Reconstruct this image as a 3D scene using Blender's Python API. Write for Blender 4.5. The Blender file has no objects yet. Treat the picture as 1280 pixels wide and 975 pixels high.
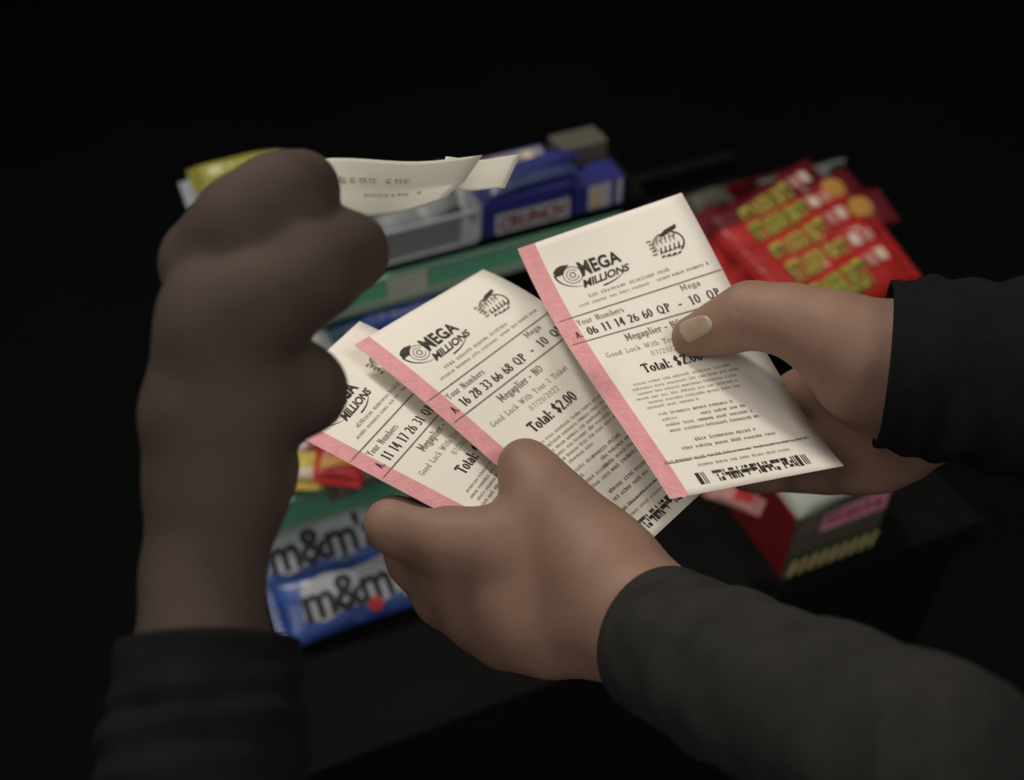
import bpy, bmesh, math, random
import numpy as np
from mathutils import Vector, Matrix
random.seed(7); rng = np.random.default_rng(7)
S = bpy.context.scene; COL = S.collection

# ------------------------------------------------------------------ camera, world, lamps, exposure
PITCH = math.radians(45.0); CAMZ = 1.5; F = 1500.0
cam_d = bpy.data.cameras.new('camera'); cam = bpy.data.objects.new('camera', cam_d); COL.objects.link(cam)
cam.location = (0, 0, CAMZ); cam.rotation_euler = (math.pi/2 - PITCH, 0, 0)
cam_d.sensor_width = 36.0; cam_d.lens = 36.0*F/1280.0; cam_d.clip_start = 0.02
cam_d.dof.use_dof = True; cam_d.dof.focus_distance = 0.487; cam_d.dof.aperture_fstop = 6.2
S.camera = cam
w = bpy.data.worlds.new('dim_shop'); S.world = w; w.use_nodes = True
bg = w.node_tree.nodes['Background']; bg.inputs[0].default_value = (1.0, 0.96, 0.92, 1); bg.inputs[1].default_value = 0.26
def area(name, loc, target, size, power, color, size_y=None):
    l = bpy.data.lights.new(name, 'AREA'); l.energy = power; l.color = color; l.size = size
    if size_y: l.shape = 'RECTANGLE'; l.size_y = size_y
    o = bpy.data.objects.new(name, l); COL.objects.link(o); o.location = loc
    o.rotation_euler = (Vector(target)-Vector(loc)).to_track_quat('-Z', 'Y').to_euler(); return o
area('ceiling_panel_light', (-0.55, 1.15, 2.15), (0.02, 0.45, 1.1), 0.20, 14.0, (1.0, 0.95, 0.85))
area('ceiling_fill_light', (0.9, -0.3, 2.6), (0.05, 0.5, 1.0), 0.8, 12.0, (1.0, 0.93, 0.88))
area('left_fill_light', (-0.9, -0.6, 2.6), (0.0, 0.5, 0.9), 0.8, 9.0, (1.0, 0.95, 0.92))  # added fill from the left to lift the shaded rails; stands for no lamp
S.view_settings.view_transform = 'Standard'; S.view_settings.look = 'None'; S.view_settings.gamma = 1.0
S.view_settings.use_curve_mapping = False; S.view_settings.exposure = -0.22

# ------------------------------------------------------------------ coordinates
sp, cp = math.sin(PITCH), math.cos(PITCH)
def cam2w(q):
    """camera coordinates (x right, y up, z towards the viewer) -> world"""
    x, y, z = q; return Vector((x, y*sp - z*cp, CAMZ + y*cp + z*sp))
def P(px, py, d): return cam2w(((px-640)/F*d, -(py-487.5)/F*d, -d))
PSI = math.radians(23.0)
RX = Vector((math.cos(PSI), math.sin(PSI), 0)); RY = Vector((-math.sin(PSI), math.cos(PSI), 0)); RZ = Vector((0, 0, 1))
def rack(x, y, z): return RX*x + RY*y + RZ*z
def unrack(p): return (p.dot(RX), p.dot(RY), p.z)
CAM = Vector((0, 0, CAMZ))
def hitY(px, py, y):            # where the line of sight meets the upright plane rack-y = y
    r = P(px, py, 1.0)-CAM; t = (y-CAM.dot(RY))/r.dot(RY); return unrack(CAM+r*t)
def hitZ(px, py, z):
    r = P(px, py, 1.0)-CAM; t = (z-CAM.z)/r.z; return unrack(CAM+r*t)

# ------------------------------------------------------------------ materials
def srgb(c):
    return tuple((v/255/12.92 if v/255 <= .04045 else ((v/255+.055)/1.055)**2.4) for v in c)
MATS = {}
def mat(name, col, rough=0.6, spec=0.4, metal=0.0, var=0.0, scale=60.0, bump=0.0, bscale=400.0, sss=0.0, coat=0.0, sheen=0.0, trans=0.0):
    if name in MATS: return MATS[name]
    m = bpy.data.materials.new(name); m.use_nodes = True; nt = m.node_tree; b = nt.nodes['Principled BSDF']
    b.inputs['Roughness'].default_value = rough; b.inputs['Specular IOR Level'].default_value = spec
    b.inputs['Metallic'].default_value = metal; b.inputs['Coat Weight'].default_value = coat
    b.inputs['Sheen Weight'].default_value = sheen
    if trans: b.inputs['Transmission Weight'].default_value = trans
    c = (*col, 1)
    tc = nt.nodes.new('ShaderNodeTexCoord')
    n = nt.nodes.new('ShaderNodeTexNoise'); n.inputs['Scale'].default_value = scale; n.inputs['Detail'].default_value = 4
    nt.links.new(tc.outputs['Object'], n.inputs['Vector'])
    r = nt.nodes.new('ShaderNodeValToRGB'); r.color_ramp.elements[0].position = .3; r.color_ramp.elements[1].position = .7
    r.color_ramp.elements[0].color = tuple(max(0, v*(1-var)) for v in col)+(1,)
    r.color_ramp.elements[1].color = tuple(min(1, v*(1+var)) for v in col)+(1,)
    nt.links.new(n.outputs['Fac'], r.inputs['Fac']); nt.links.new(r.outputs['Color'], b.inputs['Base Color'])
    if bump:
        n2 = nt.nodes.new('ShaderNodeTexNoise'); n2.inputs['Scale'].default_value = bscale; n2.inputs['Detail'].default_value = 3
        nt.links.new(tc.outputs['Object'], n2.inputs['Vector'])
        bp = nt.nodes.new('ShaderNodeBump'); bp.inputs['Strength'].default_value = bump; bp.inputs['Distance'].default_value = 0.001
        nt.links.new(n2.outputs['Fac'], bp.inputs['Height']); nt.links.new(bp.outputs['Normal'], b.inputs['Normal'])
    if sss:
        b.inputs['Subsurface Weight'].default_value = sss; b.inputs['Subsurface Radius'].default_value = (.006, .002, .001)
        b.inputs['Subsurface Scale'].default_value = 1.0
    MATS[name] = m; return m
PAPER = mat('thermal_paper', (.80, .745, .655), .55, .3, var=.02, scale=25, bump=.05, bscale=150)
PAPERW = mat('slip_paper', (.50, .48, .40), .6, .3, var=.02, scale=25)
PINK = mat('pink_stripe', (.70, .31, .32), .55, .3, var=.08, scale=220)
PINKD = mat('pink_stripe_print', (.74, .40, .40), .6, .2)
INK = mat('ticket_ink', (.045, .036, .026), .6, .2, var=.3, scale=900)
INKM = mat('ticket_ink_worn', (.20, .165, .125), .6, .2, var=.3, scale=900)
INKG = mat('ticket_ink_fine', (.34, .29, .225), .6, .2, var=.3, scale=900)
SKIN = mat('skin_brown', (.235, .138, .098), .6, .3, var=.10, scale=45, bump=.12, bscale=600, sss=.08)
SKIND = mat('skin_deep_brown', (.060, .042, .034), .75, .15, var=.10, scale=45, bump=.15, bscale=600, sss=.05)
NAIL = mat('nail', (.33, .25, .175), .45, .4, var=.08, scale=120)
SLEEVE = mat('charcoal_cloth', (.020, .019, .017), .9, .2, var=.2, scale=80, bump=.5, bscale=900)
SLEEVEB = mat('black_cloth', (.007, .007, .007), .95, .1, var=.2, scale=80, bump=.5, bscale=900)
BLACK = mat('black_laminate', (.0042, .0042, .004), .85, .08, var=.15, scale=20)
DARK = mat('dark_room_paint', (.006, .006, .006), .95, .05, var=.1, scale=3)
GREEN = mat('green_price_rail', (.10, .32, .20), .45, .4, var=.08, scale=15)
RAILE = mat('rail_edge_plastic', (.22, .27, .22), .4, .4)
LABEL = mat('price_label', (.36, .40, .35), .6, .3)
SILVER = mat('silver_card', (.15, .16, .165), .5, .4, var=.08, scale=40)
PALE = mat('pale_card', (.34, .37, .38), .6, .3, var=.06, scale=40)
BLUE = mat('royal_blue_card', (.018, .020, .135), .4, .4, var=.15, scale=30)
NAVY = mat('navy_wrapper', (.020, .035, .11), .35, .5, var=.3, scale=50)
MMBLUE = mat('bright_blue_wrapper', (.025, .065, .25), .3, .5, var=.35, scale=45)
TEAL = mat('teal_blue_wrapper', (.015, .075, .13), .35, .5, var=.4, scale=70)
WHITE = mat('white_print', (.33, .34, .37), .5, .3, var=.06, scale=50)
CREAM = mat('cream_print', (.50, .42, .30), .5, .3)
BROWNR = mat('red_brown_print', (.16, .04, .03), .5, .3, var=.3, scale=90)
BROWNC = mat('brown_card', (.075, .067, .050), .6, .3, var=.1, scale=30)
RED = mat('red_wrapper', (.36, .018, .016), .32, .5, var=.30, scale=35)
DKRED = mat('dark_and_dimmed_red', (.11, .007, .012), .35, .5, var=.3, scale=35)  # true dark red, and red dimmed for light falloff on the back packets
YEL = mat('yellow_print', (.46, .36, .07), .5, .3, var=.15, scale=90)
LIME = mat('lime_print', (.33, .37, .06), .5, .3, var=.2, scale=90)
DKGREEN = mat('dark_green_print', (.03, .07, .012), .5, .3)
ORANGE = mat('orange_print', (.40, .20, .04), .5, .3, var=.1, scale=60)
ROSE = mat('rose_print', (.42, .20, .17), .5, .3, var=.12, scale=70)
CHALK = mat('chalk_white_print', (.62, .50, .42), .5, .3, var=.06, scale=70)
MAG = mat('magenta_print', (.34, .03, .09), .5, .3)
PKL = mat('pink_label', (.55, .22, .30), .5, .3)
BLKINK = mat('black_print', (.012, .014, .016), .5, .3)

# ------------------------------------------------------------------ object helpers
def link(name, me, m, parent=None, smooth=False):
    o = bpy.data.objects.new(name, me); COL.objects.link(o)
    if m is not None:
        for mm in (m if isinstance(m, (list, tuple)) else [m]): me.materials.append(mm)
    if smooth: me.polygons.foreach_set('use_smooth', [True]*len(me.polygons))
    if parent is not None:
        o.parent = parent; o.matrix_parent_inverse = parent.matrix_world.inverted()
    return o
def mesh(name, vs, fs, m, parent=None, smooth=False):
    me = bpy.data.meshes.new(name); me.from_pydata([tuple(v) for v in vs], [], fs); me.update()
    return link(name, me, m, parent, smooth)
def thing(name, label, cat, loc=(0, 0, 0), group=None):
    o = bpy.data.objects.new(name, None); COL.objects.link(o); o.location = loc; o.empty_display_size = .02
    o['label'] = label; o['category'] = cat
    if group: o['group'] = group
    bpy.context.view_layer.update(); return o
def box_geo(x0, x1, y0, y1, z0, z1, tr=rack, bev=0.0):
    bm = bmesh.new(); bmesh.ops.create_cube(bm, size=1)
    for v in bm.verts: v.co = Vector(((x0+x1)/2+v.co.x*(x1-x0), (y0+y1)/2+v.co.y*(y1-y0), (z0+z1)/2+v.co.z*(z1-z0)))
    if bev: bmesh.ops.bevel(bm, geom=bm.edges[:], offset=bev, segments=2, affect='EDGES', profile=.5)
    vs = [tr(*v.co) for v in bm.verts]; fs = [[v.index for v in f.verts] for f in bm.faces]; bm.free(); return vs, fs
def box(name, x0, x1, y0, y1, z0, z1, m, parent=None, bev=0.0008, tr=rack):
    vs, fs = box_geo(x0, x1, y0, y1, z0, z1, tr, bev); return mesh(name, vs, fs, m, parent)
def text_geo(s, bold=0.0, spacing=1.0, shear=0.0):
    """lettering as flat outlines: vertices (x, y) and faces, scaled to a unit box"""
    cu = bpy.data.curves.new('t', 'FONT'); cu.body = s; cu.size = 1.0; cu.offset = bold; cu.space_character = spacing
    cu.shear = shear; cu.resolution_u = 3; cu.fill_mode = 'FRONT'
    o = bpy.data.objects.new('t', cu); COL.objects.link(o); dg = bpy.context.evaluated_depsgraph_get(); dg.update()
    me = bpy.data.meshes.new_from_object(o.evaluated_get(dg))
    bm = bmesh.new(); bm.from_mesh(me); bmesh.ops.triangulate(bm, faces=bm.faces[:])
    vs = np.array([v.co[:2] for v in bm.verts]); fs = [[v.index for v in f.verts] for f in bm.faces]; bm.free()
    bpy.data.objects.remove(o); bpy.data.curves.remove(cu); bpy.data.meshes.remove(me)
    lo, hi = vs.min(0), vs.max(0); return (vs-lo)/(hi-lo), fs, (hi-lo)
class Print:
    """flat print collected in the (x, y) coordinates of a surface, y downwards; mapped on by surf(x, y, lift)"""
    def __init__(s, surf, lift): s.surf = surf; s.lift = lift; s.v = []; s.f = []
    def poly(s, pts):
        k = len(s.v); s.v += [tuple(p) for p in pts]; s.f.append(list(range(k, k+len(pts))))
    def rect(s, x0, y0, x1, y1): s.poly([(x0, y0), (x0, y1), (x1, y1), (x1, y0)])
    def line(s, a, b, w):
        dx, dy = b[0]-a[0], b[1]-a[1]; l = math.hypot(dx, dy) or 1; nx, ny = -dy/l*w/2, dx/l*w/2
        n = max(1, int(l/6))
        for i in range(n):
            t0, t1 = i/n, (i+1)/n
            p = (a[0]+dx*t0, a[1]+dy*t0); q = (a[0]+dx*t1, a[1]+dy*t1)
            s.poly([(p[0]+nx, p[1]+ny), (p[0]-nx, p[1]-ny), (q[0]-nx, q[1]-ny), (q[0]+nx, q[1]+ny)])
    def arc(s, cx, cy, rx, ry, a0, a1, w, n=20, taper=False):
        pr = None
        for i in range(n+1):
            a = math.radians(a0+(a1-a0)*i/n); ww = w*(1-.9*i/n if taper else 1)
            o = (cx+math.cos(a)*(rx+ww/2), cy+math.sin(a)*(ry+ww/2)); q = (cx+math.cos(a)*(rx-ww/2), cy+math.sin(a)*(ry-ww/2))
            if pr: s.poly([pr[0], pr[1], q, o])
            pr = (o, q)
    def text(s, t, x0, y0, x1, y1, bold=0.0, fn=None, shear=0.0, spacing=1.0):
        """x0..x1 and top y0 .. bottom y1"""
        v, f, _ = text_geo(t, bold, spacing, shear); k = len(s.v)
        for a, b in v:
            q = (x0+(x1-x0)*a, y1+(y0-y1)*b)
            if fn: q = fn(a, b)
            s.v.append(q)
        s.f += [[i+k for i in g] for g in f]
    def small(s, x0, x1, y, h, words=None, fill=.8):
        """a line of fine print too small to read in the photograph: runs of short strokes"""
        x = x0
        while x < x1:
            n = random.randint(3, 8); cw = h*.62
            for i in range(n):
                if x+cw > x1: break
                t = random.random(); st = h*.17
                yo = y-(h*.28 if random.random() < .18 else 0)
                s.rect(x, yo-h*.0, x+st, y+h*.62)
                if t < .45: s.rect(x+cw*.5, y, x+cw*.5+st, y+h*.62)
                if t > .25: s.rect(x, y, x+cw*.62, y+st)
                if t > .6: s.rect(x, y+h*.62-st, x+cw*.62, y+h*.62)
                if .4 < t < .8: s.rect(x, y+h*.28, x+cw*.6, y+h*.28+st)
                x += cw
            x += h*.55
    def glyphs(s, t, x0, y0, x1, y1, heavy=.15, thin=.07, wordgap=.55):
        """slab-serif lettering drawn with strokes; fitted between x0..x1, cap height y0 (top) .. y1 (baseline)"""
        tot = 0; lay = []
        for ch in t:
            if ch == ' ': tot += wordgap; continue
            wd, st = GLYPH[ch]; lay.append((tot, st)); tot += wd
        sx = (x1-x0)/max(tot-.08, .1); H = y1-y0
        def pt(x, y): return (x0+x*sx, y1-y*H)
        hv = min(heavy*1.25, heavy*H/sx*.85)
        for off, st in lay:
            for q in st:
                if q[0] == 'l':
                    _, ax, ay, bx, by = q; w_ = hv if abs(by-ay) > abs(bx-ax)*.5 else 0
                    if w_: s.poly([pt(off+ax-w_/2, ay), pt(off+bx-w_/2, by), pt(off+bx+w_/2, by), pt(off+ax+w_/2, ay)] if ay > by else [pt(off+bx-w_/2, by), pt(off+ax-w_/2, ay), pt(off+ax+w_/2, ay), pt(off+bx+w_/2, by)])
                    else: s.poly([pt(off+ax, ay+thin/2), pt(off+ax, ay-thin/2), pt(off+bx, by-thin/2), pt(off+bx, by+thin/2)])
                else:
                    _, cx, cy, rx, ry, a0, a1 = q; n = max(5, int(abs(a1-a0)/24)); pr = None
                    for i in range(n+1):
                        a = math.radians(a0+(a1-a0)*i/n); c_, s_ = math.cos(a), math.sin(a)
                        o = pt(off+cx+c_*(rx+hv/2), cy+s_*(ry+thin/2)); k = pt(off+cx+c_*(rx-hv/2), cy+s_*(ry-thin/2))
                        if pr: s.poly([pr[0], pr[1], k, o])
                        pr = (o, k)
    def build(s, name, m, parent, cut=None):
        if cut:
            bm = bmesh.new(); V = [bm.verts.new((x, y, 0)) for x, y in s.v]
            for f in s.f:
                try: bm.faces.new([V[i] for i in f])
                except ValueError: pass
            bmesh.ops.triangulate(bm, faces=bm.faces[:])
            for _ in range(6):
                e = [q for q in bm.edges if q.calc_length() > cut]
                if not e: break
                bmesh.ops.subdivide_edges(bm, edges=e, cuts=1); bmesh.ops.triangulate(bm, faces=bm.faces[:])
            bm.verts.index_update(); s.v = [tuple(v.co[:2]) for v in bm.verts]; s.f = [[v.index for v in f.verts] for f in bm.faces]; bm.free()
        return mesh(name, [s.surf(x, y, s.lift) for x, y in s.v], s.f, m, parent)
def _stem(x, y0=0, y1=1, a=1, b=1, w=.13):
    r = [('l', x, y0, x, y1)]
    if a: r.append(('l', x-w, y0+.03, x+w, y0+.03))
    if b: r.append(('l', x-w, y1-.03, x+(w if b == 2 else .02), y1-.03))
    return r
XH = .62
GLYPH = {
 '0': (.66, [('a', .30, .5, .20, .46, 0, 360)]), '1': (.60, _stem(.30, 0, 1, 1, 0)+[('l', .30, .97, .14, .84)]),
 '2': (.66, [('a', .30, .72, .19, .24, 165, -35), ('l', .44, .60, .12, .04), ('l', .08, .04, .54, .04)]),
 '3': (.64, [('a', .26, .75, .18, .21, 150, -90), ('a', .26, .27, .21, .24, 90, -150)]),
 '4': (.66, _stem(.42, 0, 1, 1, 0)+[('l', .38, .97, .08, .32), ('l', .05, .30, .58, .30)]),
 '6': (.66, [('a', .31, .28, .20, .25, 0, 360), ('a', .46, .42, .35, .53, 112, 195)]),
 '7': (.60, [('l', .08, .95, .54, .95), ('l', .50, .93, .22, 0)]), '8': (.66, [('a', .30, .75, .17, .21, 0, 360), ('a', .30, .27, .21, .24, 0, 360)]),
 'Q': (.80, [('a', .36, .5, .26, .46, 0, 360), ('l', .42, .2, .62, -.12)]), 'O': (.80, [('a', .36, .5, .26, .46, 0, 360)]),
 'P': (.70, _stem(.20)+[('a', .28, .74, .22, .22, 90, -90), ('l', .2, .96, .3, .96), ('l', .2, .52, .3, .52)]),
 'A': (.80, [('l', .36, 1, .14, 0), ('l', .36, 1, .60, 0), ('l', .2, .34, .54, .34), ('l', .02, .03, .26, .03), ('l', .48, .03, .72, .03)]),
 'N': (.84, _stem(.18)+_stem(.62)+[('l', .20, .98, .62, .04)]),
 'M': (1.0, _stem(.18)+_stem(.78)+[('l', .20, .98, .48, .2), ('l', .78, .98, .48, .2)]),
 'T': (.72, _stem(.34, 0, 1, 1, 0)+[('l', .04, .95, .64, .95), ('l', .06, .95, .06, .78), ('l', .62, .95, .62, .78)]),
 'Y': (.76, _stem(.36, 0, .5, 1, 0)+[('l', .12, 1, .36, .45), ('l', .60, 1, .36, .45), ('l', .02, .96, .24, .96), ('l', .48, .96, .70, .96)]),
 'G': (.80, [('a', .37, .5, .27, .46, 40, 330), ('l', .60, .42, .60, .1), ('l', .44, .42, .70, .42)]),
 'L': (.70, _stem(.20)+[('l', .2, .04, .6, .04), ('l', .6, .04, .6, .25)]),
 'W': (1.06, [('l', .12, 1, .30, 0), ('l', .50, .9, .30, 0), ('l', .50, .9, .68, 0), ('l', .86, 1, .68, 0), ('l', .0, .96, .22, .96), ('l', .78, .96, 1.0, .96)]),
 '-': (.50, [('l', .06, .42, .40, .42), ('l', .06, .36, .40, .36)]), '.': (.28, [('l', .12, 0, .12, .16)]), ':': (.28, [('l', .12, 0, .12, .16), ('l', .12, .44, .12, .6)]),
 '/': (.46, [('l', .04, -.1, .38, 1.05)]),
 '$': (.66, [('a', .30, .70, .19, .20, 20, 270), ('a', .30, .28, .19, .20, 90, -160), ('l', .30, -.08, .30, 1.08)]),
 'a': (.58, [('a', .24, .2, .15, .19, 0, 360), ('l', .42, 0, .42, .48), ('a', .26, .44, .16, .15, 0, 150), ('l', .42, .03, .52, .03)]),
 'b': (.64, _stem(.16, 0, 1, 0)+[('a', .32, .30, .17, .29, 0, 360)]), 'c': (.56, [('a', .30, .31, .19, .29, 45, 320)]),
 'd': (.66, _stem(.46, 0, 1, 0)+[('a', .29, .30, .17, .29, 0, 360), ('l', .46, .03, .58, .03)]),
 'e': (.58, [('a', .29, .31, .19, .29, 0, 320), ('l', .12, .33, .46, .33)]),
 'g': (.62, [('a', .28, .36, .17, .23, 0, 360), ('a', .28, -.08, .20, .15, 0, 360), ('l', .4, .58, .56, .58)]),
 'h': (.68, _stem(.16, 0, 1)+_stem(.50, 0, .42, 1, 0, .1)+[('a', .33, .40, .17, .2, 0, 160)]),
 'i': (.36, _stem(.17, 0, XH, 1, 1, .12)+[('l', .17, .78, .17, .94)]), 'k': (.64, _stem(.16)+[('l', .18, .25, .46, .60), ('l', .26, .34, .54, 0)]),
 'l': (.36, _stem(.17, 0, 1, 1, 1, .12)), 'm': (.98, _stem(.16, 0, XH, 1, 1, .1)+_stem(.46, 0, .42, 1, 0, .1)+_stem(.78, 0, .42, 1, 0, .1)+[('a', .31, .41, .15, .18, 0, 160), ('a', .62, .41, .16, .18, 0, 160)]),
 'o': (.60, [('a', .29, .31, .19, .29, 0, 360)]), 'p': (.66, _stem(.16, -.3, XH)+[('a', .32, .31, .17, .29, 0, 360)]),
 'r': (.50, _stem(.17, 0, XH)+[('a', .33, .40, .15, .19, 30, 160)]), 's': (.50, [('a', .24, .46, .13, .13, 20, 270), ('a', .24, .17, .14, .15, 90, -160)]),
 't': (.42, [('l', .18, .06, .18, .86), ('l', .04, .60, .36, .60), ('a', .28, .12, .1, .1, 180, 320)]),
 'u': (.66, [('l', .16, XH, .16, .2), ('a', .31, .2, .15, .18, 180, 340), ('l', .48, 0, .48, XH), ('l', .04, .59, .18, .59), ('l', .36, .59, .5, .59), ('l', .48, .03, .6, .03)]),
}

# ------------------------------------------------------------------ the setting
def structure(o): o['kind'] = 'structure'; return o
ident = lambda x, y, z: Vector((x, y, z))
structure(box('floor', -2.5, 3.0, -1.5, 3.2, -0.05, 0, DARK, bev=0, tr=ident))
structure(box('wall_back', -2.5, 3.0, 3.2, 3.3, 0, 2.8, DARK, bev=0, tr=ident))
structure(box('wall_left', -2.6, -2.5, -1.5, 3.2, 0, 2.8, DARK, bev=0, tr=ident))
structure(box('wall_right', 3.0, 3.1, -1.5, 3.2, 0, 2.8, DARK, bev=0, tr=ident))

# ------------------------------------------------------------------ the tiered rack
ZA, ZB, ZC = 0.8935, 0.800, 0.7247
YA, YB, YC = 0.728, 0.600, 0.425
X0, XM, X1 = 0.02, 0.43, 0.60
rk = thing('candy_rack', 'black stepped candy rack with green price rails behind the tickets', 'rack', rack(.3, .6, 0))
box('base_cabinet', X0, X1, YC+.01, .84, 0.0, ZC-.012, BLACK, rk)
box('shelf', X0, X1, YC, .70, ZC-.012, ZC, BLACK, rk)
box('shelf', X0, X1, YB+.004, .84, ZB-.012, ZB, BLACK, rk)
box('shelf', X0+.11, XM, YA+.004, .835, ZA-.010, ZA, BLACK, rk)
box('riser', X0, X1, .700, .712, ZC, ZB-.012, BLACK, rk)
box('riser', X0+.11, XM, .800, .812, ZB, ZA-.010, BLACK, rk)
box('riser', XM, X1, .840, .852, ZB, ZB+.02, BLACK, rk)
box('side_panel', XM-.004, XM+.002, YA, .84, ZB, ZA+.004, BLACK, rk)
box('lip', X0, X1, YC-.006, YC, ZC-.03, ZC+.006, BLACK, rk)
def rail(x0, x1, y, z0, z1, gm=None):
    # a price channel: the card panel, a clear lower lip and an upper lip, each standing proud
    r = box('price_rail', x0, x1, y-.003, y+.002, z0, z1, gm or GREEN, rk, bev=.0006)
    box('rail_edge', x0, x1, y-.0065, y-.003, z0-.003, z0+.0035, RAILE, r)
    box('rail_edge', x0, x1, y-.005, y-.003, z1-.0015, z1+.001, RAILE, r)
    return r
rA = rail(.09, .412, YA, .8585, .8835)
rB = rail(X0+.01, .34, YB, .7715, .8050)
zc0 = hitY(1020, 236, .802)[2]; zc1 = hitY(1020, 207, .802)[2]
rC = rail(.600, .700, .802, zc0, zc1, mat('grey_rail', (.045, .050, .05), .5, .3))
def stick(x0, x1, y, z0, z1, parent, m=LABEL):
    l = box('price_label', x0, x1, y-.0052, y-.0032, z0, z1, m, parent, bev=.0002)
    pr = Print(lambda a, b, u: rack(x0+a, y-.0052-u, z1-b), .0002)
    pr.small(.003, (x1-x0)*.8, .006, .0022); pr.small(.003, (x1-x0)*.55, .012, .0035)
    pr.build('lettering', INKG, l)
stick(hitY(481, 350, YA)[0], hitY(532, 350, YA)[0], YA, .8590, .8810, rA)
stick(.645, .682, .802, zc0+.003, zc1-.001, rC)

# ------------------------------------------------------------------ cartons on the top tier
def front(x0, y0, z1): return lambda a, b, u: rack(x0+a, y0-u, z1-b)
def top(x0, y1, z): return lambda a, b, u: rack(x0+a, y1-b, z+u)
def tray(root, x0, x1, y0, y1, z0, z1, m, mi=None, t=.0015, names=('front_panel', 'side_panel', 'back_panel')):
    f = box(names[0], x0, x1, y0, y0+t, z0, z1, m, root, bev=.0004)
    box(names[1], x0, x0+t, y0+t, y1, z0, z1, mi or m, root, bev=.0004)
    box(names[1], x1-t, x1, y0+t, y1, z0, z1, m, root, bev=.0004)
    box(names[2], x0+t, x1-t, y1-t, y1, z0, z1, m, root, bev=.0004)
    box('bottom_panel', x0+t, x1-t, y0+t, y1-t, z0, z0+t, m, root, bev=0)
    return f
def pillow(name, c, size, yaw=0.0, tilt=0.0, roll=0.0, m=None, parent=None, seed=0, crimp=.006, puff=1.0):
    """a sealed wrapper: puffed pillow with crimped, toothed end seals; returns object and its top surface"""
    w, d, h = size
    M = Matrix.Translation(rack(*c)) @ Matrix.Rotation(PSI+math.radians(yaw), 4, 'Z') @ Matrix.Rotation(math.radians(tilt), 4, 'X') @ Matrix.Rotation(math.radians(roll), 4, 'Y')
    rs = random.Random(seed); ph = [rs.uniform(0, 6.28) for _ in range(6)]
    def hz(x, y):
        a = max(0, 1-abs(2*x/w)**3); b = max(0, 1-abs(2*y/d)**2.2)
        wr = .06*math.sin(x/w*26+ph[0]+3*y/d)*(abs(2*x/w)**2) + .04*math.sin(y/d*14+ph[1]+x/w*9) + .03*math.sin(x/w*40+ph[2])
        return h*(a**.6)*(b**.55)*(1+wr)*puff
    nx, ny = 26, 14; vs = []; fs = []
    for s in (1, -1):
        for j in range(ny+1):
            for i in range(nx+1):
                x = (i/nx-.5)*w; y = (j/ny-.5)*d
                z = hz(x, y)*(1 if s > 0 else .35)*s
                vs.append(M @ Vector((x, y*(1-.03*math.cos(math.pi*2*x/w)), z+.0003*s)))
    N = (nx+1)*(ny+1)
    for j in range(ny):
        for i in range(nx):
            a = j*(nx+1)+i; fs.append((a, a+1, a+nx+2, a+nx+1)); fs.append((N+a, N+a+nx+1, N+a+nx+2, N+a+1))
    for i in range(nx):
        fs.append((i, N+i, N+i+1, i+1)); b = ny*(nx+1); fs.append((b+i, b+i+1, N+b+i+1, N+b+i))
    for j in range(ny):
        a = j*(nx+1); fs.append((a, a+nx+1, N+a+nx+1, N+a)); b = a+nx; fs.append((b, N+b, N+b+nx+1, b+nx+1))
    o = mesh(name, vs, fs, m, parent, smooth=True)
    for s in (-1, 1):            # end seals
        cv = []; cf = []; n = 18
        for i in range(n+1):
            y = (i/n-.5)*d*.97; k = .0006*(1 if i % 2 else -1)
            cv += [M @ Vector((s*w/2*.985, y, k)), M @ Vector((s*(w/2+crimp+(.0012 if i % 2 else 0)), y, k))]
        for i in range(n): cf.append((2*i, 2*i+1, 2*i+3, 2*i+2))
        mesh('end_seal', cv, cf, m, o if parent is not None else None)
    def surf(a, b, u):
        x = a-w/2; y = d/2-b; return M @ Vector((x, y, hz(x, y)+.0003+u))
    return o, surf
def fine(pr, n=6):          # cut long faces so flat print follows a curved surface
    return pr

# silver tray with crumpled silver packets and a torn white flap
x0, x1 = hitY(482, 320, YA)[0], hitY(594, 302, YA)[0]
t = thing('display_tray', 'silver-grey open candy tray with torn white flap on the top tier', 'tray', rack(x0, YA, ZA))
tray(t, x0, x1, YA, YA+.075, ZA, ZA+.031, SILVER)
box('rim', x0-.001, x1+.001, YA-.0016, YA, ZA+.0285, ZA+.0320, PALE, t, bev=.0004)
box('rim', x0-.001, x1+.001, YA-.0016, YA, ZA-.0005, ZA+.0030, PALE, t, bev=.0004)
fl = [(x1-.014, YA-.002, ZA+.001), (x1+.004, YA-.002, ZA+.003), (x1+.006, YA-.001, ZA+.034), (x1-.003, YA+.012, ZA+.052), (x1-.012, YA+.012, ZA+.050), (x1-.010, YA-.001, ZA+.032)]
vs = [rack(*p) for p in fl]+[rack(p[0], p[1]+.0012, p[2]) for p in fl]
n = len(fl); mesh('torn_flap', vs, [list(range(n))[::-1], [n+i for i in range(n)]]+[(i, (i+1) % n, n+(i+1) % n, n+i) for i in range(n)], PALE, t)
for k, (dx, dy, yw) in enumerate(((.020, .020, 8), (.036, .040, -20), (.052, .024, 25))):
    o, sf = pillow('candy_packet', (x0+dx, YA+dy, ZA+.022), (.040, .024, .007), yw, 12, m=SILVER, seed=k)
    o['label'] = ('crumpled grey candy packet at the left in the silver tray', 'crumpled grey candy packet at the back of the silver tray', 'crumpled grey candy packet at the right in the silver tray')[k]
    o['category'] = 'packet'; o['group'] = 'grey packets in the silver tray'
    for q in [q for q in bpy.data.objects if q.name.startswith('end_seal') and q.parent is None]:
        q.parent = o

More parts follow.
